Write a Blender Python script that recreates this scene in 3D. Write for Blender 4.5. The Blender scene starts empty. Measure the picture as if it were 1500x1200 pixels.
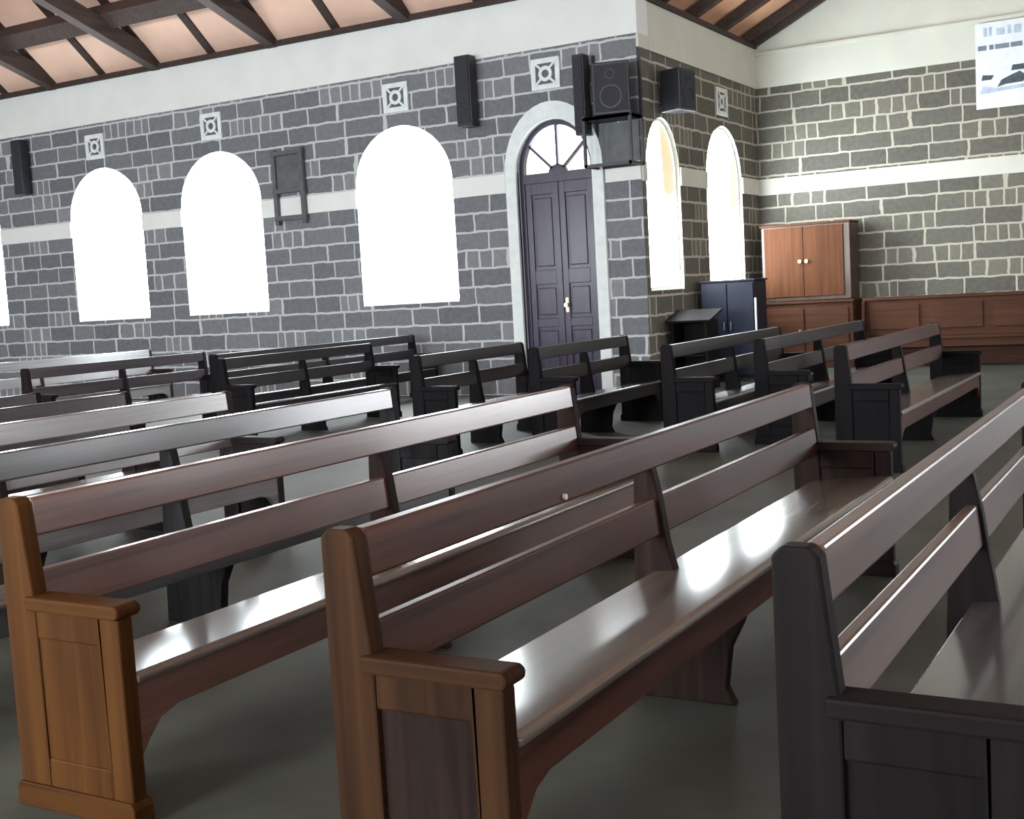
import bpy, bmesh, math, random
from mathutils import Vector, Matrix
random.seed(7)
S = bpy.context.scene
COL = S.collection
PI = math.pi

# ------------------------------------------------------------------ helpers
class MB:
    """collects shapes, then links them as ONE mesh object"""
    def __init__(self):
        self.v, self.f, self.m, self.uv = [], [], [], {}
    def face(self, pts, mat=0, uvs=None):
        b = len(self.v)
        self.v += [tuple(p) for p in pts]
        self.f.append(tuple(range(b, b + len(pts)))); self.m.append(mat)
        if uvs: self.uv[len(self.f) - 1] = uvs
        return self
    def box(self, x0, x1, y0, y1, z0, z1, mat=0):
        b = len(self.v)
        self.v += [(x, y, z) for z in (z0, z1) for y in (y0, y1) for x in (x0, x1)]
        for q in ((0,2,3,1),(4,5,7,6),(0,1,5,4),(2,6,7,3),(0,4,6,2),(1,3,7,5)):
            self.f.append(tuple(b + i for i in q)); self.m.append(mat)
        return self
    def prism(self, poly, axis, a, b_, mat=0):
        """extrude a 2-D polygon along an axis; poly coords are the two other axes in order"""
        def P(p, t):
            return {'x': (t, p[0], p[1]), 'y': (p[0], t, p[1]), 'z': (p[0], p[1], t)}[axis]
        n = len(poly); b = len(self.v)
        self.v += [P(p, a) for p in poly] + [P(p, b_) for p in poly]
        self.f.append(tuple(b + i for i in range(n))); self.m.append(mat)
        self.f.append(tuple(b + n + i for i in reversed(range(n)))); self.m.append(mat)
        for i in range(n):
            j = (i + 1) % n
            self.f.append((b + i, b + n + i, b + n + j, b + j)); self.m.append(mat)
        return self
    def beam(self, p, q, w, h, mat=0, side=None):
        p, q = Vector(p), Vector(q); d = (q - p).normalized()
        s = Vector(side) if side else d.cross(Vector((0, 0, 1)))
        if s.length < 1e-4: s = Vector((1, 0, 0))
        s.normalize(); u = s.cross(d).normalized()
        b = len(self.v)
        for c in (p, q):
            for a, e in ((-1,-1),(1,-1),(1,1),(-1,1)):
                self.v.append(tuple(c + s * (a * w / 2) + u * (e * h / 2)))
        for qd in ((0,1,2,3),(7,6,5,4),(0,4,5,1),(1,5,6,2),(2,6,7,3),(3,7,4,0)):
            self.f.append(tuple(b + i for i in qd)); self.m.append(mat)
        return self
    def cyl(self, c, axis, r, h, n=20, mat=0, r2=None):
        r2 = r if r2 is None else r2
        poly = [(math.cos(2*PI*i/n), math.sin(2*PI*i/n)) for i in range(n)]
        b = len(self.v)
        for rr, t in ((r, -h/2), (r2, h/2)):
            for a, e in poly:
                o = {'x': (t, a*rr, e*rr), 'y': (a*rr, t, e*rr), 'z': (a*rr, e*rr, t)}[axis]
                self.v.append(tuple(c[k] + o[k] for k in range(3)))
        self.f.append(tuple(b + i for i in range(n))); self.m.append(mat)
        self.f.append(tuple(b + n + i for i in range(n))); self.m.append(mat)
        for i in range(n):
            j = (i + 1) % n
            self.f.append((b + i, b + j, b + n + j, b + n + i)); self.m.append(mat)
        return self
    def ring(self, c, axis, r0, r1, h, n=24, mat=0):
        b = len(self.v)
        for rr, t in ((r0, -h/2), (r1, -h/2), (r1, h/2), (r0, h/2)):
            for i in range(n):
                a, e = math.cos(2*PI*i/n)*rr, math.sin(2*PI*i/n)*rr
                o = {'x': (t, a, e), 'y': (a, t, e), 'z': (a, e, t)}[axis]
                self.v.append(tuple(c[k] + o[k] for k in range(3)))
        for k in range(4):
            l = (k + 1) % 4
            for i in range(n):
                j = (i + 1) % n
                self.f.append((b+k*n+i, b+k*n+j, b+l*n+j, b+l*n+i)); self.m.append(mat)
        return self
    def build(self, name, mats, parent=None, bevel=0, smooth=False, segs=2):
        me = bpy.data.meshes.new(name)
        me.from_pydata(self.v, [], self.f)
        if not isinstance(mats, (list, tuple)): mats = [mats]
        for m in mats: me.materials.append(m)
        for p, mi in zip(me.polygons, self.m): p.material_index = mi
        if self.uv:
            L = me.uv_layers.new(name='UVMap')
            for p in me.polygons:
                u = self.uv.get(p.index)
                if u:
                    for li, c in zip(p.loop_indices, u): L.data[li].uv = c
        bm = bmesh.new(); bm.from_mesh(me)
        if not self.uv: bmesh.ops.remove_doubles(bm, verts=bm.verts, dist=1e-5)
        if not self.uv: bmesh.ops.recalc_face_normals(bm, faces=bm.faces)
        bm.to_mesh(me); bm.free()
        o = bpy.data.objects.new(name, me); COL.objects.link(o)
        if parent is not None: o.parent = parent
        if bevel:
            md = o.modifiers.new('bevel', 'BEVEL'); md.width = bevel; md.segments = segs
            md.limit_method = 'ANGLE'; md.angle_limit = math.radians(40)
        if smooth:
            for p in me.polygons: p.use_smooth = True
        return o

def tag(o, label, cat, group=None, kind=None):
    o['label'] = label; o['category'] = cat
    if group: o['group'] = group
    if kind: o['kind'] = kind
    return o
def thing(name, label, cat, loc, group=None, kind=None):
    o = bpy.data.objects.new(name, None); COL.objects.link(o); o.location = loc
    o.empty_display_size = 0.1
    return tag(o, label, cat, group, kind)
def struct(o, label=None, cat=None):
    o['kind'] = 'structure'
    if label: o['label'] = label
    if cat: o['category'] = cat
    return o

# ------------------------------------------------------------------ materials
def srgb(r, g, b):
    f = lambda c: (c/255/12.92) if c/255 <= .04045 else ((c/255+.055)/1.055)**2.4
    return (f(r), f(g), f(b), 1)
def newmat(name):
    m = bpy.data.materials.new(name); m.use_nodes = True
    nt = m.node_tree; bs = nt.nodes['Principled BSDF']
    return m, nt, bs
def N(nt, t, **kw):
    n = nt.nodes.new(t)
    for k, v in kw.items(): setattr(n, k, v)
    return n
def ramp(nt, fac, stops):
    r = N(nt, 'ShaderNodeValToRGB'); e = r.color_ramp.elements
    while len(e) < len(stops): e.new(.5)
    for i, (p, c) in enumerate(stops): e[i].position = p; e[i].color = c
    nt.links.new(fac, r.inputs[0]); return r.outputs[0]
def math_(nt, op, a, b=None, clamp=False):
    n = N(nt, 'ShaderNodeMath', operation=op); n.use_clamp = clamp
    for i, v in enumerate((a, b)):
        if v is None: continue
        if isinstance(v, (int, float)): n.inputs[i].default_value = v
        else: nt.links.new(v, n.inputs[i])
    return n.outputs[0]
def mixc(nt, fac, a, b, blend='MIX'):
    n = N(nt, 'ShaderNodeMix', data_type='RGBA', blend_type=blend)
    for i, v in ((0, fac), (6, a), (7, b)):
        if isinstance(v, (int, float, tuple)): n.inputs[i].default_value = v
        else: nt.links.new(v, n.inputs[i])
    return n.outputs[2]
def plain(name, col, rough=.6, metal=0, noise=.08, scale=8, coat=0, spec=.5):
    m, nt, bs = newmat(name)
    tc = N(nt, 'ShaderNodeTexCoord'); nz = N(nt, 'ShaderNodeTexNoise')
    nz.inputs['Scale'].default_value = scale; nz.inputs['Detail'].default_value = 4
    nt.links.new(tc.outputs['Object'], nz.inputs['Vector'])
    d = tuple(c*(1-noise*2) for c in col[:3]) + (1,); l = tuple(min(1, c*(1+noise*2)) for c in col[:3]) + (1,)
    nt.links.new(ramp(nt, nz.outputs['Fac'], [(.3, d), (.7, l)]), bs.inputs['Base Color'])
    bs.inputs['Roughness'].default_value = rough; bs.inputs['Metallic'].default_value = metal
    bs.inputs['Coat Weight'].default_value = coat; bs.inputs['Specular IOR Level'].default_value = spec
    return m
def wood(name, dark, light, axis='y', rough=.32, coat=.25, scale=1.0, crough=.22, spec=.5):
    # varnished timber with grain along one axis
    m, nt, bs = newmat(name)
    tc = N(nt, 'ShaderNodeTexCoord'); mp = N(nt, 'ShaderNodeMapping')
    s = {'x': (.35, 9, 9), 'y': (9, .35, 9), 'z': (9, 9, .35)}[axis]
    mp.inputs['Scale'].default_value = tuple(c*scale for c in s)
    nt.links.new(tc.outputs['Object'], mp.inputs['Vector'])
    n1 = N(nt, 'ShaderNodeTexNoise'); n1.inputs['Scale'].default_value = 2.2; n1.inputs['Detail'].default_value = 8
    n1.inputs['Distortion'].default_value = .8
    nt.links.new(mp.outputs[0], n1.inputs['Vector'])
    n2 = N(nt, 'ShaderNodeTexNoise'); n2.inputs['Scale'].default_value = 1.4; n2.inputs['Detail'].default_value = 3
    nt.links.new(tc.outputs['Object'], n2.inputs['Vector'])
    c1 = ramp(nt, n1.outputs['Fac'], [(.3, dark), (.72, light)])
    c2 = mixc(nt, ramp(nt, n2.outputs['Fac'], [(.35, (0,0,0,1)), (.75, (.55,.55,.55,1))]), c1, dark)
    nt.links.new(c2, bs.inputs['Base Color'])
    rr = N(nt, 'ShaderNodeMapRange'); rr.inputs[3].default_value = rough-.06; rr.inputs[4].default_value = rough+.1
    nt.links.new(n1.outputs['Fac'], rr.inputs[0]); nt.links.new(rr.outputs[0], bs.inputs['Roughness'])
    bs.inputs['Specular IOR Level'].default_value = spec; bs.inputs['Coat Weight'].default_value = coat; bs.inputs['Coat Roughness'].default_value = crough
    bp = N(nt, 'ShaderNodeBump'); bp.inputs['Strength'].default_value = .12; bp.inputs['Distance'].default_value = .004
    nt.links.new(n1.outputs['Fac'], bp.inputs['Height']); nt.links.new(bp.outputs[0], bs.inputs['Normal'])
    return m

def stone_mat(name, c_dark, c_light, c_mortar):
    m, nt, bs = newmat(name)
    uv = N(nt, 'ShaderNodeUVMap'); sp = N(nt, 'ShaderNodeSeparateXYZ')
    nt.links.new(uv.outputs[0], sp.inputs[0])
    ROW, W = .262, .60
    row = math_(nt, 'FLOOR', math_(nt, 'DIVIDE', sp.outputs[1], ROW))
    wn = N(nt, 'ShaderNodeTexWhiteNoise', noise_dimensions='1D'); nt.links.new(row, wn.inputs['W'])
    du = math_(nt, 'MULTIPLY', wn.outputs['Value'], .55)
    # lengths drift slowly along the wall so that no two courses line up
    wob = N(nt, 'ShaderNodeTexNoise', noise_dimensions='2D'); wob.inputs['Scale'].default_value = .55
    cw = N(nt, 'ShaderNodeCombineXYZ'); nt.links.new(sp.outputs[0], cw.inputs[0])
    nt.links.new(math_(nt, 'MULTIPLY', row, 7.31), cw.inputs[1]); nt.links.new(cw.outputs[0], wob.inputs['Vector'])
    du2 = math_(nt, 'MULTIPLY', wob.outputs['Fac'], 1.1)
    # small raggedness of the joints
    rg = N(nt, 'ShaderNodeTexNoise', noise_dimensions='2D'); rg.inputs['Scale'].default_value = 5; rg.inputs['Detail'].default_value = 2
    nt.links.new(uv.outputs[0], rg.inputs['Vector'])
    dr = math_(nt, 'MULTIPLY', math_(nt, 'SUBTRACT', rg.outputs['Fac'], .5), .035)
    cb = N(nt, 'ShaderNodeCombineXYZ')
    nt.links.new(math_(nt, 'ADD', math_(nt, 'ADD', sp.outputs[0], du), math_(nt, 'ADD', du2, dr)), cb.inputs[0])
    nt.links.new(math_(nt, 'ADD', sp.outputs[1], dr), cb.inputs[1])
    def brick(w):
        b = N(nt, 'ShaderNodeTexBrick'); b.offset = .5; b.offset_frequency = 2; b.squash = 1; b.squash_frequency = 2
        b.inputs['Color1'].default_value = (0,0,0,1); b.inputs['Color2'].default_value = (1,1,1,1); b.inputs['Mortar'].default_value = (.5,.5,.5,1)
        b.inputs['Scale'].default_value = 1; b.inputs['Mortar Size'].default_value = .018; b.inputs['Mortar Smooth'].default_value = .25
        b.inputs['Bias'].default_value = 0; b.inputs['Brick Width'].default_value = w; b.inputs['Row Height'].default_value = ROW
        nt.links.new(cb.outputs[0], b.inputs['Vector']); return b
    A, B = brick(W), brick(W/3)
    split = math_(nt, 'GREATER_THAN', A.outputs['Color'], .80)
    mort = math_(nt, 'MAXIMUM', A.outputs['Fac'], math_(nt, 'MULTIPLY', split, B.outputs['Fac']))
    tint = math_(nt, 'ADD', math_(nt, 'MULTIPLY', A.outputs['Color'], .6), math_(nt, 'MULTIPLY', math_(nt, 'MULTIPLY', split, B.outputs['Color']), .4))
    nz = N(nt, 'ShaderNodeTexNoise', noise_dimensions='2D'); nz.inputs['Scale'].default_value = 14; nz.inputs['Detail'].default_value = 5
    nt.links.new(uv.outputs[0], nz.inputs['Vector'])
    t2 = math_(nt, 'ADD', math_(nt, 'MULTIPLY', tint, .6), math_(nt, 'MULTIPLY', nz.outputs['Fac'], .5))
    sc = ramp(nt, t2, [(.1, c_dark), (.9, c_light)])
    col = mixc(nt, mort, sc, c_mortar)
    nt.links.new(col, bs.inputs['Base Color']); bs.inputs['Roughness'].default_value = .85
    h = math_(nt, 'ADD', math_(nt, 'SUBTRACT', 1.0, mort), math_(nt, 'MULTIPLY', nz.outputs['Fac'], .4))
    bp = N(nt, 'ShaderNodeBump'); bp.inputs['Strength'].default_value = .5; bp.inputs['Distance'].default_value = .012
    nt.links.new(h, bp.inputs['Height']); nt.links.new(bp.outputs[0], bs.inputs['Normal'])
    return m
def glass_lit(name, col, strength):
    m, nt, bs = newmat(name)
    bs.inputs['Base Color'].default_value = (.8, .85, .9, 1); bs.inputs['Roughness'].default_value = .25
    tc = N(nt, 'ShaderNodeTexCoord'); nz = N(nt, 'ShaderNodeTexNoise'); nz.inputs['Scale'].default_value = 3
    nt.links.new(tc.outputs['Object'], nz.inputs['Vector'])
    d = tuple(c*.92 for c in col[:3]) + (1,)
    nt.links.new(ramp(nt, nz.outputs['Fac'], [(.3, d), (.7, col)]), bs.inputs['Emission Color'])
    bs.inputs['Emission Strength'].default_value = strength
    return m

M = {}
M['stone'] = stone_mat('grey_stone', (.105,.116,.132,1), (.24,.255,.275,1), (.52,.55,.56,1))
M['stone_amber_lit'] = stone_mat('amber_lit_grey_stone', (.075,.075,.064,1), (.175,.170,.140,1), (.44,.42,.34,1))  # stone colour warmed to hint at amber light on the end wall
M['plaster'] = plain('white_plaster', (.74,.78,.77,1), .8, noise=.02, scale=2)
M['plaster_cream'] = plain('cream_plaster', (.60,.62,.55,1), .8, noise=.02, scale=2)
M['surround'] = plain('painted_surround', (.72,.79,.80,1), .6, noise=.03)
M['roof'] = plain('clay_tile_underside', (.80,.53,.41,1), .75, noise=.07, scale=.9)
M['roof_or'] = plain('orange_clay_tile_underside', (.86,.47,.29,1), .75, noise=.1, scale=1.2)
M['rafter'] = wood('rafter_brown', (.018,.011,.009,1), (.075,.042,.032,1), 'y', .7, 0)
M['floor'] = plain('grey_green_screed', (.037,.042,.033,1), .72, noise=.22, scale=1.3)
M['glass'] = glass_lit('bright_frosted_glass', (.88,.965,1,1), 18)
M['glass_south'] = glass_lit('boosted_frosted_glass', (.90,.965,1,1), 34)  # unseen panes behind the viewer, strength boosted to brighten the side wall
M['glass_end'] = glass_lit('frosted_end_wall_glass', (.93,.96,1,1), 15)
M['glass_east'] = glass_lit('frosted_chancel_glass', (.93,.97,1,1), 5)
M['glass_amber'] = glass_lit('amber_stained_glass', (1,.47,.11,1), .55)
M['glass_yellow'] = glass_lit('yellow_stained_glass', (.95,.85,.30,1), .75)
M['glass_fan'] = glass_lit('fanlight_glass', (.90,.97,.98,1), 5)
M['glass_fan_y'] = glass_lit('pale_yellow_fanlight_glass', (1,.96,.72,1), 1.05)
M['winframe'] = plain('white_window_frame', (.8,.82,.82,1), .5, noise=.02)
M['door'] = wood('dark_purple_brown_varnish', (.020,.017,.040,1), (.055,.038,.080,1), 'z', .34, .3, spec=.25)
M['black'] = plain('black_plastic', (.012,.013,.018,1), .45, noise=.1)
M['grille'] = plain('dark_speaker_cloth', (.022,.024,.034,1), .8, noise=.25, scale=60)
M['metal'] = plain('black_metal', (.022,.024,.032,1), .4, .4, noise=.1)
M['greymetal'] = plain('dull_grey_metal', (.10,.11,.115,1), .6, .2, noise=.1)
M['navy'] = plain('navy_paint', (.007,.009,.022,1), .5, noise=.12, spec=.25)
M['cup'] = wood('orange_brown_wood', (.062,.021,.008,1), (.115,.044,.018,1), 'z', .6, 0, spec=.12)
M['cupdark'] = wood('dark_brown_wood', (.035,.02,.014,1), (.10,.055,.035,1), 'z', .4, .2)
M['bench'] = wood('red_brown_wood', (.045,.019,.011,1), (.10,.040,.021,1), 'x', .55, 0, spec=.12)
M['paper'] = plain('poster_white', (.74,.80,.86,1), .5, noise=.03)
M['ink'] = plain('poster_blue_grey', (.16,.21,.27,1), .6, noise=.1)
M['inkdark'] = plain('poster_dark', (.045,.07,.085,1), .6, noise=.2)
M['inkpale'] = plain('poster_pale_blue', (.42,.52,.66,1), .6, noise=.1)
M['brass'] = plain('brass', (.75,.55,.28,1), .3, .9, noise=.05)
M['glint_white'] = plain('painted_glint', (.72,.68,.62,1), .5, noise=.02)
def tones(key, d, l, coat=.4, seat=None, end=None, spec=.3):
    # y: long rails, z: upright end boards, x: arm caps and feet, s: worn glossy seat boards
    M[key + 'y'] = wood('pew_rail_' + key, d, l, 'y', .42, coat, crough=.2, spec=spec)
    for ax in 'xz': M[key + ax] = wood('pew_%s_%s' % (key, ax), *(end or (d, l)), ax, .58, 0, spec=.06)
    sd, sl = seat or (d, l)
    M[key + 's'] = wood('pew_seat_' + key, sd, sl, 'y', .48, 1, crough=.15)
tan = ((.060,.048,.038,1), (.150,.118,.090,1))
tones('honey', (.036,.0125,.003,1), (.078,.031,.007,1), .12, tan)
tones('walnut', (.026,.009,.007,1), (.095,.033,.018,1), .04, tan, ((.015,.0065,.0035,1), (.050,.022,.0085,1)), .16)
tones('umber', (.046,.028,.022,1), (.140,.086,.068,1), .4, ((.022,.021,.022,1), (.055,.052,.054,1)), ((.006,.005,.005,1), (.014,.010,.010,1)))
tones('ebony', (.010,.008,.010,1), (.030,.022,.024,1), .08, None, ((.004,.004,.005,1), (.010,.008,.009,1)))
tones('dusk', (.010,.006,.005,1), (.030,.017,.013,1), .2)
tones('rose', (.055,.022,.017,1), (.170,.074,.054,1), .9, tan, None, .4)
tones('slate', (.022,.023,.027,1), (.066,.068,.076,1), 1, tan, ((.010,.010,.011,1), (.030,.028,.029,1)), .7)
tones('pale', (.110,.100,.104,1), (.260,.245,.250,1), 1, tan, ((.014,.011,.011,1), (.040,.032,.030,1)), .6)  # window reflection put into the light grey rail colour
tones('plum', (.014,.009,.012,1), (.048,.032,.038,1), .2, tan, ((.006,.004,.005,1), (.018,.012,.014,1)), .25)

# ------------------------------------------------------------------ room shell
YA, XB, YC = 15.2, -6.55, 20.04          # side wall, return wall, transept end wall
XW, XE, YS = -26.0, 9.0, -4.0            # far end of the nave, chancel side, wall behind the viewer
TH = .35
def arch_pts(c, hw, zp, ztop, n=18):
    """half ellipse from left to right"""
    return [(c - hw*math.cos(PI*i/n), zp + (ztop - zp)*math.sin(PI*i/n)) for i in range(n+1)]

def wall_with_openings(name, P, a0, a1, H, openings, mats, zcut=None):
    """P(a, d, z) -> world point; a along the wall, d into the wall. openings: (c, hw, sill, spring, top)"""
    mb = MB()
    def q(a, b, z0, z1, dd=0, mi=0):
        mb.face([P(a,dd,z0), P(b,dd,z0), P(b,dd,z1), P(a,dd,z1)], mi, [(a,z0),(b,z0),(b,z1),(a,z1)])
    for dd in (0, TH):
        cur = a0
        for c, hw, s, sp, tp in sorted(openings):
            q(cur, c-hw, 0, H, dd)
            if s > 0: q(c-hw, c+hw, 0, s, dd)
            pts = arch_pts(c, hw, sp, tp)
            for (x0, z0), (x1, z1) in zip(pts, pts[1:]):
                mb.face([P(x0,dd,z0), P(x1,dd,z1), P(x1,dd,H), P(x0,dd,H)], 0, [(x0,z0),(x1,z1),(x1,H),(x0,H)])
            cur = c + hw
        q(cur, a1, 0, H, dd)
    for c, hw, s, sp, tp in openings:           # reveals
        loop = [(c-hw, s)] + arch_pts(c, hw, sp, tp) + [(c+hw, s)]
        for (x0, z0), (x1, z1) in zip(loop, loop[1:]):
            mb.face([P(x0,0,z0), P(x0,TH,z0), P(x1,TH,z1), P(x1,0,z1)], 1, [(x0,z0),(x0+TH,z0),(x1+TH,z1),(x1,z1)])
        mb.face([P(c-hw,0,s), P(c+hw,0,s), P(c+hw,TH,s), P(c-hw,TH,s)], 1, [(c,0),(c+1,0),(c+1,1),(c,1)])
    for a in (a0, a1):
        ua = P(a,0,0)[0]
        mb.face([P(a,0,0), P(a,TH,0), P(a,TH,H), P(a,0,H)], len(mats) - 1 if len(mats) > 2 else 0, [(ua,0),(ua-TH,0),(ua-TH,H),(ua,H)])
    return struct(mb.build(name, mats))

PA = lambda a, d, z: (a, YA + d, z)
PB = lambda a, d, z: (XB - d, a, z)
PC = lambda a, d, z: (a, YC + d, z)
PS = lambda a, d, z: (a, YS - d, z)
PE = lambda a, d, z: (XE + d, a, z)
PW = lambda a, d, z: (XW - d, a, z)
WZ = (1.38, 3.16, 4.0)
win_A = [(-20.25, .87), (-16.62, .87), (-13.97, .86), (-10.37, .86)]
win_B = [(15.95, .60), (18.42, .80)]
DOOR = (-7.85, .59, 0, 3.13, 3.80)
wall_with_openings('wall_left', PA, XW, XB - TH, 4.76, [(c, h) + WZ for c, h in win_A] + [DOOR], [M['stone'], M['plaster']])
wall_with_openings('wall_return', PB, YA, YC + .02, 4.76, [(15.95, .60, 1.38, 2.95, 3.74), (18.42, .80, 1.42, 3.0, 3.84)], [M['stone_amber_lit'], M['plaster_cream'], M['stone']])
win_C = [(5.2, .95), (7.5, .95)]
wall_with_openings('wall_right', PC, XB - TH, XE, 4.60, [(c, h, 1.0, 3.16, 4.0) for c, h in win_C], [M['stone_amber_lit'], M['plaster_cream']])
win_S = [(-17, 1.0), (-12.5, 1.0), (-8, 1.0), (-3.5, 1.0), (1, 1.0), (5.5, 1.0)]
wall_with_openings('wall_behind', PS, XW, XE, 5.2, [(c, h) + WZ for c, h in win_S], [M['stone'], M['plaster']])
win_E = [(1.5, 1.0), (5.5, 1.2), (9.5, 1.0), (15.0, 1.2)]
wall_with_openings('wall_chancel', PE, YS - TH, YC + TH, 5.2, [(c, h, 1.2, 3.3, 4.3) for c, h in win_E], [M['stone_amber_lit'], M['plaster_cream']])
wall_with_openings('wall_far', PW, YS - TH, YA + TH, 5.4, [], [M['stone'], M['plaster']])

fl = MB(); fl.box(XW - .4, XE + .4, YS - .4, YC + .4, -.2, 0)
struct(fl.build('floor', M['floor']))

# plaster ring beams on top of the stone and the white string course
tn = [0]
def trim(mb, mats, bevel=.006):
    tn[0] += 1
    return struct(mb.build('trim_%d' % tn[0], mats, None, bevel))
t = MB(); t.box(XW, XB + .035, YA - .035, YA + TH, 4.755, 5.45); trim(t, M['plaster'])
t = MB(); t.box(XB - .01, XB + .035, YA, YA + TH, 4.58, 4.755); t.box(XB - TH, XB + .035, YA + TH, YC + .01, 4.58, 5.22); trim(t, M['plaster_cream'])
def course(P, segs, z0, z1, m):
    t = MB()
    for a, b in segs:
        p, q = P(a + .004, -.025, z0), P(b - .004, .01, z1)
        t.box(min(p[0],q[0]), max(p[0],q[0]), min(p[1],q[1]), max(p[1],q[1]), z0, z1)
    trim(t, m)
def gaps(a0, a1, ops):
    out, cur = [], a0
    for c, h in sorted(ops): out.append((cur, c - h)); cur = c + h
    return out + [(cur, a1)]
course(PA, gaps(XW, XB + .0, win_A + [(-7.85, .77)]), 2.86, 3.13, M['plaster'])
course(PB, gaps(YA, YC, win_B), 2.84, 3.10, M['plaster_cream'])
course(PC, gaps(XB, XE, win_C), 2.83, 3.10, M['plaster_cream'])

# transept gable above wall_right, with its thin moulding
RX, RPITCH = 1.2, math.radians(26)
ez = 5.22
gz = lambda x: ez + (min(x, 2*RX - x) - XB) * math.tan(RPITCH)
g = MB(); g.prism([(XB - .3, 4.58), (XE, 4.58), (XE, gz(XE) + .05), (RX, gz(RX) + .05), (XB - .3, ez)], 'y', YC - .03, YC + TH)
trim(g, M['plaster_cream'])
t = MB(); t.box(XB + .04, XE, YC - .07, YC - .03, 5.10, 5.16); trim(t, M['plaster_cream'], .01)

# nave roof
RY, NP = 5.6, math.radians(40)
nz0 = 5.52
def nroof_z(y): return nz0 + ((YA - y) if y > RY else (YA - 2*RY + y)) * math.tan(NP)
r = MB()
pr = [(YA + .12, nz0 - .12*math.tan(NP)), (RY, nroof_z(RY)), (2*RY - YA - .5, nz0 - .5*math.tan(NP))]
r.prism(pr + [(p[0], p[1] + .12) for p in reversed(pr)], 'x', XW - .4, XE + .4)
struct(r.build('ceiling', M['roof']))
r = MB()
pr = [(XB - .5, ez - .5*math.tan(RPITCH)), (RX, gz(RX)), (XE + .4, gz(XE + .4))]
pr = [(x, z + .26) for x, z in pr]
r.prism(pr + [(p[0], p[1] + .10) for p in reversed(pr)], 'y', YA + .14, YC + .4)
struct(r.build('ceiling_transept', M['roof_or']))
# gable ends closing the nave
for nm, x0, x1 in (('wall_far_gable', XW - TH, XW), ('wall_chancel_gable', XE, XE + TH)):
    g = MB(); g.prism([(YS - .5, 5.0), (YA + .4, 5.0), (YA + .4, nz0 - .2), (RY, nroof_z(RY) - .02), (YS - .5, nroof_z(YS) - .3)], 'x', x0, x1)
    struct(g.build(nm, M['plaster']))
g = MB(); g.box(XW, XE, YS - TH, YS + .03, 5.2, 5.75); struct(g.build('wall_behind_beam', M['plaster']))
g = MB(); g.prism([(XB, nz0+.1), (XE, nz0+.1), (XE, gz(XE)+.2), (RX, gz(RX)+.3)], 'y', YA+.16, YA+.24); struct(g.build('wall_transept_gable', M['plaster']))

# wall plate, trusses and rafters of the nave
t = MB(); t.box(XW, XB + .05, YA - .10, YA + .12, 5.45, 5.53); trim(t, M['rafter'])
tr_lab = {-1: 'dark brown roof truss above the stretch right of the tallest window', 0: 'broad dark roof truss between the two middle arched windows',
          1: 'broad dark roof truss above the small square vent of the second window from the left', 2: 'dark roof truss in the shadowed top left corner of the roof'}
raf_lab = {-1: 'thin dark rafter nearest the corner where the side wall turns', 0: 'thin dark rafter above the gap left of the largest window', 1: 'thin dark rafter above the second arched window from the left',
           2: 'thin dark rafter above the leftmost whole window', 3: 'thin dark rafter at the far left end of the wall plate'}
for k in range(-4, 5):
    x = -12.62 - 2.49*k
    y0, z0 = YA, nz0
    o = thing('roof_truss', tr_lab.get(k, 'dark brown roof truss farther along the nave roof'), 'roof truss', (x, YA, nz0), 'nave roof trusses', 'structure')
    b = MB(); b.beam((0, .1, .10), (0, RY - YA, nroof_z(RY) - nz0 - .16), .17, .30, side=(1,0,0)); b.build('top_chord', M['rafter'], o, .008)
    b = MB(); b.beam((0, .0, .05), (0, -7.0, 2.30), .19, .28, side=(1,0,0)); b.build('tie_beam', M['rafter'], o, .008)
    b = MB()
    b.beam((0, -2.0, .75), (0, -1.72, 1.38), .10, .12, side=(1,0,0)); b.build('strut', M['rafter'], o, .006)
    b = MB(); b.beam((0, -4.6, 1.5), (0, -4.0, 3.3), .10, .12, side=(1,0,0)); b.build('strut', M['rafter'], o, .006)
for k in range(-4, 6):
    x = -11.375 - 2.49*k
    b = MB(); b.beam((0, .15, -.03), (0, RY - YA, nroof_z(RY) - nz0 - .12), .15, .20, side=(1,0,0))
    o = b.build('roof_rafter', M['rafter'], None, .006); o.location = (x, YA, nz0)
    tag(o, raf_lab.get(k, 'thin dark rafter farther along the nave roof'), 'rafter', 'nave roof rafters', 'structure')
b = MB(); b.beam((XW, YA - 1.05, nroof_z(YA - 1.05) - .27), (XE, YA - 1.05, nroof_z(YA - 1.05) - .27), .30, .24, side=(0, -math.cos(NP), math.sin(NP))); trim(b, M['rafter'])
# transept rafters
for k in range(4):
    y = YA + .95 + k*1.22
    b = MB(); L = 7.6
    b.beam((-.1, 0, .12), (L, 0, .12 + (L+.1)*math.tan(RPITCH)), .16, .15, side=(0,1,0))
    o = b.build('transept_rafter', M['rafter'], None, .006); o.location = (XB, y, ez - .02)
    tag(o, ['dark transept rafter nearest the wall corner', 'second dark transept rafter from the wall corner', 'dark transept rafter next to the last one by the gable',
            'last dark transept rafter before the white gable'][k], 'rafter', 'transept roof rafters', 'structure')
b = MB(); b.beam((XB - .1, YC - .12, ez + .08), (RX, YC - .12, gz(RX) + .08), .12, .26, side=(0,1,0)); trim(b, M['rafter'])
t = MB(); t.box(XB - .1, XB + .08, YA + .1, YC - .04, ez, ez + .07); trim(t, M['rafter'])

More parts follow.
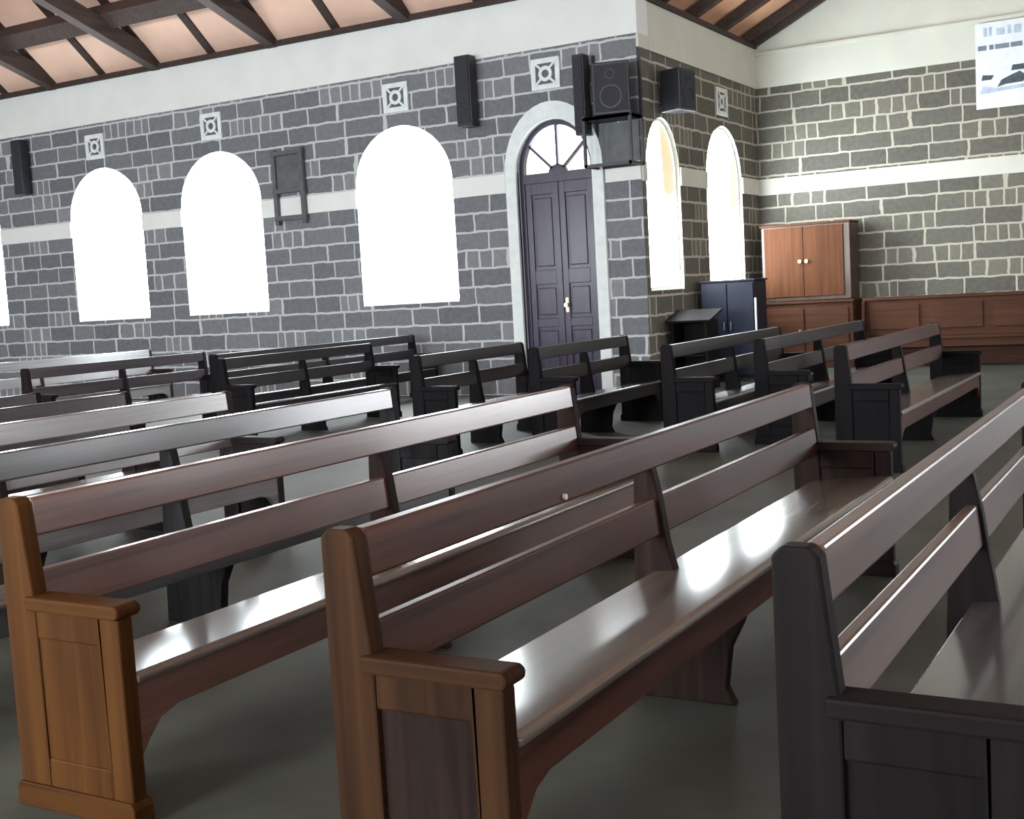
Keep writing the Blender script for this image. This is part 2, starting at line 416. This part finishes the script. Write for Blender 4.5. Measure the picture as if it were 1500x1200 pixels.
# ------------------------------------------------------------------ windows
wn_ = [0]
def window(P, c, hw, s, sp, tp, glass='glass', rec=.07, amber=None):
    wn_[0] += 1
    mb = MB(); fw = .045
    outer = [(c-hw, s)] + arch_pts(c, hw, sp, tp) + [(c+hw, s)]
    inner = [(c-hw+fw, s+fw)] + arch_pts(c, hw-fw, sp, tp-fw) + [(c+hw-fw, s+fw)]
    n = len(outer)
    for i in range(n):
        j = (i+1) % n
        for d0, d1 in ((rec, rec), ):
            mb.face([P(outer[i][0],rec,outer[i][1]), P(outer[j][0],rec,outer[j][1]), P(inner[j][0],rec,inner[j][1]), P(inner[i][0],rec,inner[i][1])])
            mb.face([P(inner[i][0],rec,inner[i][1]), P(inner[j][0],rec,inner[j][1]), P(inner[j][0],rec+.06,inner[j][1]), P(inner[i][0],rec+.06,inner[i][1])])
            mb.face([P(outer[i][0],rec+.06,outer[i][1]), P(outer[j][0],rec+.06,outer[j][1]), P(inner[j][0],rec+.06,inner[j][1]), P(inner[i][0],rec+.06,inner[i][1])])
    o = struct(mb.build('window_%d' % wn_[0], M['winframe']))
    gm = MB()
    for d in (rec + .02, rec + .035):
        gm.face([P(x, d, z) for x, z in inner])
    for i in range(n):
        j = (i+1) % n
        gm.face([P(inner[i][0],rec+.02,inner[i][1]), P(inner[j][0],rec+.02,inner[j][1]), P(inner[j][0],rec+.035,inner[j][1]), P(inner[i][0],rec+.035,inner[i][1])])
    gm.build('pane', M[glass], o)
    if amber:
        # coloured glass set in the upper right of the light
        am = MB()
        pts = [p for p in arch_pts(c, hw-fw-.01, sp, tp-fw-.01, 30) if p[0] >= c + amber[1]*hw and p[1] <= sp + amber[2]*(tp-sp)]
        poly = pts + [(c+hw-fw-.01, amber[3]), (c + amber[4]*hw, amber[3])]
        am.face([P(x, rec+.012, z) for x, z in poly]); am.face([P(x, rec+.018, z) for x, z in reversed(poly)])
        for i in range(len(poly)):
            j = (i+1) % len(poly)
            am.face([P(poly[i][0],rec+.012,poly[i][1]), P(poly[j][0],rec+.012,poly[j][1]), P(poly[j][0],rec+.018,poly[j][1]), P(poly[i][0],rec+.018,poly[i][1])])
        am.build('coloured_pane', M[amber[0]], o)
    return o
for c, h in win_A: window(PA, c, h, *WZ)
window(PB, 15.95, .60, 1.38, 2.95, 3.74, rec=.05, amber=('glass_amber', .05, .95, 2.72, .25))
window(PB, 18.42, .80, 1.42, 3.0, 3.84, rec=.05, amber=('glass_yellow', .45, .7, 2.6, .5))
for c, h in win_S: window(PS, c, h, *WZ, 'glass_south' if c < -3 else 'glass_east')
for c, h in win_C: window(PC, c, h, 1.0, 3.16, 4.0, 'glass_end')
for c, h in win_E: window(PE, c, h, 1.2, 3.3, 4.3, 'glass_east')

# ------------------------------------------------------------------ arched door with fanlight
dc, dh = DOOR[0], DOOR[1]
t = MB()                                    # white plaster surround
ow = .755
outer = [(dc-ow, 0)] + arch_pts(dc, ow, 3.13, 4.04) + [(dc+ow, 0)]
inner = [(dc-dh, 0)] + arch_pts(dc, dh, 3.13, 3.80) + [(dc+dh, 0)]
for i in range(len(outer)-1):
    a, b, c_, d_ = outer[i], outer[i+1], inner[i+1], inner[i]
    t.prism([a, b, c_, d_], 'y', YA - .05, YA + .04)
trim(t, M['surround'], 0)
d = struct(bpy.data.objects.new('door_1', None)); COL.objects.link(d); d.location = (dc, YA + .12, 0)
fr = MB(); fo = .07
o2 = [(-dh, 0)] + [(x-dc, z) for x, z in arch_pts(dc, dh, 3.13, 3.80)] + [(dh, 0)]
i2 = [(-dh+fo, 0)] + [(x-dc, z) for x, z in arch_pts(dc, dh-fo, 3.13, 3.80-fo)] + [(dh-fo, 0)]
for i in range(len(o2)-1): fr.prism([o2[i], o2[i+1], i2[i+1], i2[i]], 'y', -.05, .07)
fr.box(-dh+fo, dh-fo, -.05, .07, 2.96, 3.09)
fr.build('door_frame', M['door'], d)
fan = MB(); R0x, R0z = dh-fo, 3.80-fo-3.13
for ang in (35, 90, 145):
    a = math.radians(ang); fan.beam((.10*math.cos(a), 0, 3.10+.08*math.sin(a)), (R0x*math.cos(a), 0, 3.13+R0z*math.sin(a)), .05, .035, side=(0,1,0))
fan.prism([(.14*math.cos(PI*i/10), 3.09+.11*math.sin(PI*i/10)) for i in range(11)], 'y', -.025, .025)
fb = fan.build('fanlight_bars', M['door'], d)
secs = [(0, 35, 'glass_fan_y'), (35, 90, 'glass_fan'), (90, 145, 'glass_fan'), (145, 180, 'glass_fan_y')]
for a0, a1, mk in secs:
    p = MB(); pts = [(0, 3.09)] + ([(R0x, 3.09)] if a0 == 0 else []) + [(R0x*math.cos(math.radians(a0+(a1-a0)*i/8)), 3.13+R0z*math.sin(math.radians(a0+(a1-a0)*i/8))) for i in range(9)] + ([(-R0x, 3.09)] if a1 == 180 else [])
    p.prism(pts, 'y', .03, .04); p.build('fanlight_pane', M[mk], d)
for sgn in (-1, 1):
    x0, x1 = (-dh+fo, -.004) if sgn < 0 else (.004, dh-fo)
    lf = MB(); lf.box(x0, x1, -.005, .04, 0, 2.96)
    st = .09
    for a, b, z0, z1 in ((x0, x0+st, 0, 2.96), (x1-st, x1, 0, 2.96), (x0+st, x1-st, 0, .2), (x0+st, x1-st, 1.55, 1.75), (x0+st, x1-st, 2.80, 2.96), (x0+st, x1-st, .95, 1.07)):
        lf.box(a, b, -.03, 0, z0, z1)
    leaf = lf.build('door_leaf', M['door'], d, .006)
    mid = (x0+x1)/2
    for z0, z1 in ((.25, .90), (1.12, 1.50), (1.80, 2.75)):
        pn = MB(); pn.box(x0+st+.03, x1-st-.03, -.022, 0, z0, z1); pn.build('raised_panel', M['door'], leaf, .015)
    if sgn > 0:
        hd = MB(); hd.cyl((x0+.05, -.06, 1.25), 'y', .03, .06, 16); hd.box(x0+.03, x0+.07, -.04, -.03, 1.15, 1.35)
        hd.build('door_handle', M['brass'], leaf)

# ------------------------------------------------------------------ things on the walls
vent_lab = ['white square vent block above the leftmost whole window', 'white square vent block above the second whole window from the left',
            'white square vent block above the widest window left of the door', 'white square vent block right above the arched door', 'white square vent block over the window next to the wooden cupboard']
def vent(P, a, z, w, h, lab, yaxis):
    o = thing('wall_vent', lab, 'vent', P(a, 0, z), 'square wall vents')
    if yaxis: o.rotation_euler = (0, 0, PI/2)
    f = MB()
    f.box(-w/2, w/2, -.03, .05, -h/2, -h/2+.07); f.box(-w/2, w/2, -.03, .05, h/2-.07, h/2)
    f.box(-w/2, -w/2+.07, -.03, .05, -h/2+.07, h/2-.07); f.box(w/2-.07, w/2, -.03, .05, -h/2+.07, h/2-.07)
    f.build('frame', M['surround'], o, .006)
    b = MB(); b.box(-w/2+.06, w/2-.06, -.004, .05, -h/2+.06, h/2-.06); b.build('back_plate', M['greymetal'], o)
    g = MB(); g.ring((0, -.012, 0), 'y', .055, .105, .03)
    for k in range(4):
        a_ = PI/4 + k*PI/2; g.beam((.10*math.cos(a_), -.012, .10*math.sin(a_)), (.24*w/.45*math.cos(a_), -.012, .24*h/.45*math.sin(a_)), .045, .03, side=(0,1,0))
    g.build('grille', M['surround'], o)
for (a, z), lab in zip([(-16.72, 4.37), (-14.03, 4.41), (-10.40, 4.41), (-7.90, 4.415)], vent_lab): vent(PA, a, z, .44, .42, lab, False)
vent(PB, 18.36, 4.20, .5, .42, vent_lab[4], True)

def column_speaker(x, z0, z1, w, lab):
    o = thing('column_speaker', lab, 'speaker', (x, YA, (z0+z1)/2), 'column speakers on the side wall')
    h = z1 - z0
    c = MB(); c.box(-w/2, w/2, -.24, -.06, -h/2, h/2); c.build('cabinet', M['black'], o, .012)
    g = MB(); g.box(-w/2+.02, w/2-.02, -.255, -.235, -h/2+.03, h/2-.03); g.build('grille', M['grille'], o, .004)
    for zz in (-h/2+.12, h/2-.2):
        b = MB(); b.box(-.03, .03, -.07, .0, zz, zz+.08); b.build('bracket', M['metal'], o)
column_speaker(-18.48, 3.70, 4.66, .24, 'black column loudspeaker high on the wall left of all whole windows')
column_speaker(-9.10, 3.82, 4.80, .25, 'black column loudspeaker between the widest window and the door')
column_speaker(-7.30, 3.50, 4.56, .17, 'slim black column loudspeaker right of the door arch beside the caged speaker')

# metal rack with the big loudspeaker by the corner
o = thing('speaker_rack', 'black metal wall rack holding a loudspeaker by the wall corner', 'bracket', (-6.84, YA, 3.05))
f = MB()
for sx in (-.33, .33):
    for y in (-.02, -.40):
        f.box(sx-.018, sx+.018, y-.018, y+.018, 0, 1.5 if y > -.1 else .66)
f.build('upright', M['metal'], o)
f = MB()
for z in (.01, .62):
    f = MB()
    f.box(-.34, .34, -.42, -.38, z-.02, z+.02); f.box(-.34, .34, -.04, 0, z-.02, z+.02)
    f.box(-.34, -.30, -.42, 0, z-.02, z+.02); f.box(.30, .34, -.42, 0, z-.02, z+.02)
    f.build('rail', M['metal'], o)
f = MB(); f.box(-.34, .34, -.42, 0, .60, .64); f.build('shelf', M['metal'], o)
f = MB(); f.box(-.29, .29, -.03, -.01, .06, .58); f.build('back_panel', M['greymetal'], o)
def loudspeaker(loc, w, dpt, h, lab, rz):
    o = thing('loudspeaker', lab, 'speaker', loc, 'box loudspeakers by the corner'); o.rotation_euler = (0, 0, rz)
    c = MB(); c.prism([(-w/2, -dpt/2), (w/2, -dpt/2), (w/2*.75, dpt/2), (-w/2*.75, dpt/2)], 'z', 0, h); c.build('cabinet', M['black'], o, .015)
    g = MB(); g.box(-w/2+.03, w/2-.03, -dpt/2-.012, -dpt/2+.005, .04, h-.04); g.build('grille', M['grille'], o, .005)
    g = MB(); g.ring((0, -dpt/2-.014, h*.34), 'y', w*.26, w*.31, .012); g.build('woofer_ring', M['metal'], o)
    g = MB(); g.ring((0, -dpt/2-.014, h*.76), 'y', w*.10, w*.14, .012); g.build('tweeter_ring', M['metal'], o)
    return o
loudspeaker((-6.80, YA - .23, 3.695), .50, .32, .68, 'black box loudspeaker standing on the metal rack beside the door arch', math.radians(12))
ls = loudspeaker((XB + .25, 15.95, 3.78), .42, .34, .56, 'dark loudspeaker on the return wall above the narrow window', math.radians(80))
f = MB(); f.box(-.04, .04, .10, .25, .2, .24); f.box(-.05, .05, .232, .25, .1, .35)
f.build('wall_arm', M['metal'], ls)

# grey frame on the wall between two windows
o = thing('wall_bracket', 'dull grey metal frame with dark board on wall between two windows', 'bracket', (-12.47, YA, 2.72))
f = MB()
for sx in (-.27, .27): f.box(sx-.035, sx+.035, -.10, -.03, 0, 1.16)
f.build('upright', M['greymetal'], o, .005)
f = MB()
for z in (.10, .52, 1.10):
    f = MB(); f.box(-.31, .31, -.11, -.02, z-.035, z+.035); f.build('crossbar', M['greymetal'], o, .005)
f = MB(); f.box(-.2, .2, -.03, 0, .5, .56); f.build('wall_batten', M['greymetal'], o)
f = MB(); f.box(-.24, .24, -.06, -.04, .56, 1.07); f.build('board', M['greymetal'], o)

# banner on the transept end wall
o = thing('banner', 'white and pale blue printed banner hanging high on the end wall', 'banner', (-3.08, YC - .06, 3.82))
f = MB(); f.box(0, 1.75, -.012, 0, 0, 1.26); f.build('sheet', M['paper'], o)
f = MB()
for k, (x, w, h) in enumerate([(.12, .05, .13), (.20, .04, .13), (.30, .12, .10), (.46, .05, .13), (.55, .10, .12), (.70, .05, .13), (.80, .12, .11), (.98, .05, .13), (1.1, .12, .12), (1.3, .05, .12), (1.42, .1, .12)]):
    f = MB(); f.box(x, x+w, -.016, -.012, 1.06, 1.06+h); f.build('heading_letter', M['inkpale'], o)
f = MB()
for x, w in [(.04, .12), (.2, .06), (.28, .20), (.5, .16), (.7, .22), (.96, .14), (1.14, .25), (1.45, .2)]: f.box(x, x+w, -.016, -.012, .86, .93)
f.build('text_line', M['ink'], o)
f = MB()
f.prism([(.3,.3), (.42,.33), (.66,.34), (.72,.42), (.62,.5), (.5,.46), (.36,.4)], 'y', -.016, -.012)
f.prism([(.08,.42), (.22,.42), (.26,.48), (.1,.5)], 'y', -.016, -.012)
f.prism([(.5,.52), (.76,.52), (.76,.6), (.52,.6)], 'y', -.016, -.012)
f.prism([(.85,.3), (1.5,.3), (1.5,.56), (1.2,.62), (.9,.55)], 'y', -.016, -.012)
f.build('picture', M['inkdark'], o)
f = MB(); f.prism([(.05,.22), (.75,.26), (.7,.31), (.3,.29), (.1,.34)], 'y', -.0155, -.012); f.build('picture_foreground', M['inkpale'], o)

# ------------------------------------------------------------------ furniture by the end wall
cx0, cx1, cf, cb = -6.32, -4.90, 19.40, 19.92
o = thing('cupboard', 'orange-brown two-door wooden cupboard standing against the end wall', 'cupboard', ((cx0+cx1)/2, cf, 1.08))
hw = (cx1-cx0)/2
f = MB()
f.box(-hw, -hw+.05, 0, cb-cf, 0, 1.19); f.box(hw-.10, hw, 0, cb-cf, 0, 1.19); f.box(-hw+.05, hw-.10, 0, cb-cf, 1.14, 1.19); f.box(-hw+.05, hw-.1, 0, cb-cf, 0, .10)
f.box(-hw+.05, hw-.1, cb-cf-.03, cb-cf, .1, 1.14)
f.build('carcass', M['cupdark'], o, .006)
for s in (-1, 1):
    a, b = (-hw+.05, -.028) if s < 0 else (-.022, hw-.10)
    f = MB(); f.box(a, b, -.025, .01, .06, 1.165); dr = f.build('door', M['cup'], o, .005)
    kx = b-.05 if s < 0 else a+.05
    f = MB(); f.cyl((kx, -.045, .62), 'y', .028, .045, 16); f.build('knob', M['brass'], dr)
f = MB(); f.box(-hw-.02, hw+.02, -.04, cb-cf, 1.19, 1.22); f.build('top', M['cup'], o, .006)
# low cabinet below it
o = thing('low_cabinet', 'reddish wooden low cabinet underneath the two-door cupboard', 'cabinet', ((cx0+cx1)/2, cf-.12, 0))
f = MB(); f.box(-hw-.05, hw+.05, 0, .62, 0, 1.03); f.build('carcass', M['bench'], o, .006)
f = MB(); f.box(-hw-.07, hw+.07, -.03, .63, 1.03, 1.07); f.build('top', M['bench'], o, .008)
for s in (-1, 1):
    f = MB(); f.box(min(s*.02, s*(hw-.02)), max(s*.02, s*(hw-.02)), -.02, 0, .12, .95); dr = f.build('door', M['bench'], o, .006)
    f = MB(); f.cyl((s*.08, -.035, .6), 'y', .02, .03, 12); f.build('knob', M['brass'], dr)
# long panelled bench along the end wall
o = thing('panelled_bench', 'long red-brown panelled wooden bench running along the end wall', 'bench', (-4.75, 19.2, 0))
L = 5.6
f = MB(); f.box(0, L, .30, .36, 0, 1.02); f.box(0, L, .26, .40, 1.02, 1.07); f.build('backrest', M['bench'], o, .006)
for k in range(6):
    f = MB(); f.box(.1 + k*.92, .86 + k*.92, .275, .30, .56, .95); f.build('back_panel', M['bench'], o, .01)
f = MB(); f.box(0, L, -.15, .30, .42, .46); f.build('seat', M['bench'], o, .006)
for x in (0, L-.05):
    f = MB(); f.prism([(-.17, 0), (.30, 0), (.30, 1.02), (.22, 1.02), (.16, .66), (-.17, .64)], 'x', x, x+.05); f.build('end_panel', M['bench'], o, .008)
f = MB(); f.box(.05, L-.05, -.12, -.09, .30, .42); f.build('apron', M['bench'], o, .005)
# navy cabinet below the right-hand narrow window
o = thing('tall_cabinet', 'dark navy upright cabinet in front of the window beside the cupboard', 'cabinet', (-6.04, 16.9, 0))
f = MB(); f.box(-.40, .40, 0, .55, .06, 1.44); f.build('carcass', M['navy'], o, .01)
f = MB(); f.box(-.42, .42, -.02, .57, 1.44, 1.47); f.build('top', M['navy'], o, .008)
f = MB(); f.box(-.37, .37, .03, .52, 0, .06); f.build('plinth', M['black'], o)
for s in (-1, 1):
    f = MB(); f.box(min(s*.006, s*.39), max(s*.006, s*.39), -.02, 0, .1, 1.41); dr = f.build('door', M['navy'], o, .006)
    f = MB(); f.box(s*.05-.01, s*.05+.01, -.045, -.02, .75, .87); f.build('handle', M['greymetal'], dr)
f = MB(); f.box(.402, .425, -.01, .02, .5, 1.2); e = f.build('edge_strip', M['surround'], o); e['label'] = 'pale vertical edge strip'
# reading desk in front of it
o = thing('reading_desk', 'dark brown wooden reading desk left of the navy cabinet', 'lectern', (-6.20, 15.75, 0))
f = MB()
for sx in (-.27, .22): f.box(sx, sx+.05, 0, .42, 0, .95)
f.build('side_panel', M['umberz'], o, .006)
f = MB(); f.box(-.22, .22, .36, .40, .08, .98); f.build('front_panel', M['umberz'], o, .004)
f = MB(); f.prism([(-.04, .92), (.46, 1.06), (.46, 1.09), (-.04, .95)], 'x', -.33, .33); f.build('sloped_top', M['umberx'], o, .006)
f = MB(); f.box(-.22, .22, .02, .36, .45, .48); f.build('shelf', M['umberx'], o)

# ------------------------------------------------------------------ pews
def pew(x0, y0, y1, tone, label, group, tone_end=None, seat=(.44, .405), mids=None, glint_dot=False, inset=None, strut=None, recess=.016, far_end=None):
    te = tone_end or tone
    o = thing('church_pew', label, 'pew', (x0, y0, 0), group)
    L = y1 - y0; T = .055
    zs = seat[0]
    for k, ya in enumerate((0, L - T)):
        tk = te if k == 0 else (far_end or te)
        f = MB()
        f.prism([(0, 0), (.13, 0), (.13, .61), (.095, .915), (.075, .935), (.02, .935), (0, .915)], 'y', ya, ya+T)          # post
        f.prism([(.39, 0), (.47, 0), (.47, .605), (.39, .605)], 'y', ya, ya+T)                                                # front stile
        f.box(.13, .39, ya, ya+T, .52, .605); f.box(.13, .39, ya, ya+T, 0, .16)
        ep = f.build('end_panel', M[tk+'z'], o, .007)
        f = MB(); f.box(.125, .395, ya+recess, ya+T-recess, .155, .525); f.build('inset_panel', M[(inset or tk)+'z'], ep, .004)
        f = MB(); f.prism([(-.012, 0), (.482, 0), (.482, .055), (.47, .075), (0, .075), (-.012, .055)], 'y', ya-.01, ya+T+.01); f.build('foot', M[tk+'x'], ep, .004)
        f = MB(); f.prism([(.105, .605), (.475, .605), (.49, .618), (.49, .635), (.478, .648), (.10, .648)], 'y', ya-.018, ya+T+.018)
        f.build('armrest', M[tk+'x'], o, .008)
    a, b = T-.005, L-T+.005
    f = MB(); f.prism([(.048, .93), (.092, .93), (.104, .815), (.064, .815)], 'y', a, b); f.build('back_rail', M[tone+'y'], o, .007)
    f = MB(); f.prism([(.076, .715), (.112, .715), (.128, .585), (.090, .585)], 'y', a, b); f.build('back_rail', M[tone+'y'], o, .007)
    f = MB(); f.prism([(.09, seat[1]-.03), (.09, seat[1]), (.465, zs), (.48, zs-.012), (.48, zs-.03)], 'y', a, b); f.build('seat', M[tone+'s'], o, .006)
    zt, zb = zs-.028, zs-.14
    f = MB(); f.prism([(a, zt), (b, zt), (b, zb-.12), (b-.04, zb-.07), (b-.09, zb-.02), (b-.16, zb), (a+.16, zb), (a+.09, zb-.02), (a+.04, zb-.07), (a, zb-.12)], 'x', .432, .462)
    f.build('apron', M[tone+'y'], o, .005)
    for my in (mids if mids is not None else [L/2]):
        f = MB(); f.prism([(.0, 0), (.035, .905), (.07, .905), (.105, .80), (.125, .70), (.145, .56), (.17, zs-.03), (.43, zs-.02), (.41, .30), (.36, .20), (.34, .06), (.37, 0)], 'y', my-.025, my+.025)
        f.build('support_panel', M[(strut or te)+'z'], o, .006)
    if glint_dot:
        f = MB(); f.cyl((.105, 1.03, .835), 'x', .009, .012, 16); w = f.build('tag', M['glint_white'], o); w['label'] = 'small pale disc standing in for a highlight'  # pale disc stands in for a highlight on the rail
    return o
G1, G2 = 'pews in the near block', 'pews in the far block'
pew(-.745, 2.27, 5.95, 'umber', 'nearest dark brown pew at the right edge, its rounded post facing the viewer', G1, 'umber', mids=[1.72])
pew(-1.79, 2.19, 5.92, 'walnut', 'red-brown pew in the middle foreground with a painted glint on its top rail', G1, seat=(.49, .455), mids=[1.72], glint_dot=True, inset='dusk', strut='dusk', far_end='dusk')
pew(-3.12, 2.34, 5.97, 'rose', 'pew with golden-brown end panel at the lower left and a bright shiny seat', G1, 'honey', mids=[1.82], strut='dusk', recess=.006, far_end='dusk')
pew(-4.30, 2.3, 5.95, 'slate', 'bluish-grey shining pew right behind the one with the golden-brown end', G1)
pew(-5.50, 2.3, 5.85, 'pale', 'pew with sheen painted into its pale rails, second behind the one with the golden-brown end', G1)
pew(-6.45, 2.3, 5.90, 'plum', 'dark pew third behind the golden-ended one, just behind a pew with painted pale sheen', G1)
pew(-7.40, 2.3, 5.95, 'plum', 'dark purple-brown pew farthest left in the near block, only its end in view', G1)
pew(-2.42, 9.0, 12.6, 'walnut', 'far-block pew with broad dark end panel seen above the armrest of the red-brown pew', G2, 'ebony')
pew(-3.50, 10.4, 14.0, 'ebony', 'dark far-block pew in front of the navy cabinet', G2)
pew(-4.15, 9.85, 13.0, 'ebony', 'dark far-block pew behind the middle foreground pew, left of the navy cabinet', G2)
pew(-5.60, 10.1, 12.2, 'ebony', 'short dark pew standing right in front of the arched door', G2)
pew(-6.40, 9.3, 11.3, 'ebony', 'short dark pew left of the arched door with a post at its right end', G2)
pew(-9.25, 9.8, 12.5, 'ebony', 'dark far-block pew below the widest window, in front of a longer one', G2)
pew(-10.30, 10.8, 15.0, 'ebony', 'long dark pew reaching to the wall below the widest window', G2)
pew(-11.25, 8.9, 11.65, 'plum', 'dark purple-brown pew below the second whole window from the left', G2)
pew(-13.6, 9.0, 13.0, 'pale', 'pew with painted pale sheen close to the wall below the leftmost whole window', G2)

# ------------------------------------------------------------------ daylight and camera
w = bpy.data.worlds.new('World'); S.world = w; w.use_nodes = True
bg = w.node_tree.nodes['Background']; bg.inputs[0].default_value = (.75, .85, 1, 1); bg.inputs[1].default_value = .6

cam = bpy.data.cameras.new('camera'); co = bpy.data.objects.new('camera', cam); COL.objects.link(co)
yaw, pitch, roll = (math.radians(a) for a in (29.882, 5.4056, -3.2266))
F = Vector((-math.sin(yaw)*math.cos(pitch), math.cos(yaw)*math.cos(pitch), -math.sin(pitch)))
R0 = Vector((math.cos(yaw), math.sin(yaw), 0)); U0 = R0.cross(F)
R = R0*math.cos(roll) + U0*math.sin(roll); U = R.cross(F)
mw = Matrix((R, U, -F)).transposed().to_4x4(); mw.translation = (0, 0, 1.45)
co.matrix_world = mw
cam.sensor_fit = 'HORIZONTAL'; cam.sensor_width = 36; cam.lens = 1793.4/1500*36
cam.clip_start = .05; cam.clip_end = 200
S.camera = co
S.view_settings.view_transform = 'Standard'; S.view_settings.look = 'None'
S.view_settings.gamma = 1; S.view_settings.use_curve_mapping = False
S.view_settings.exposure = .6
S.cycles.use_denoising = True
S.cycles.max_bounces = 10; S.cycles.diffuse_bounces = 6; S.cycles.sample_clamp_indirect = 6
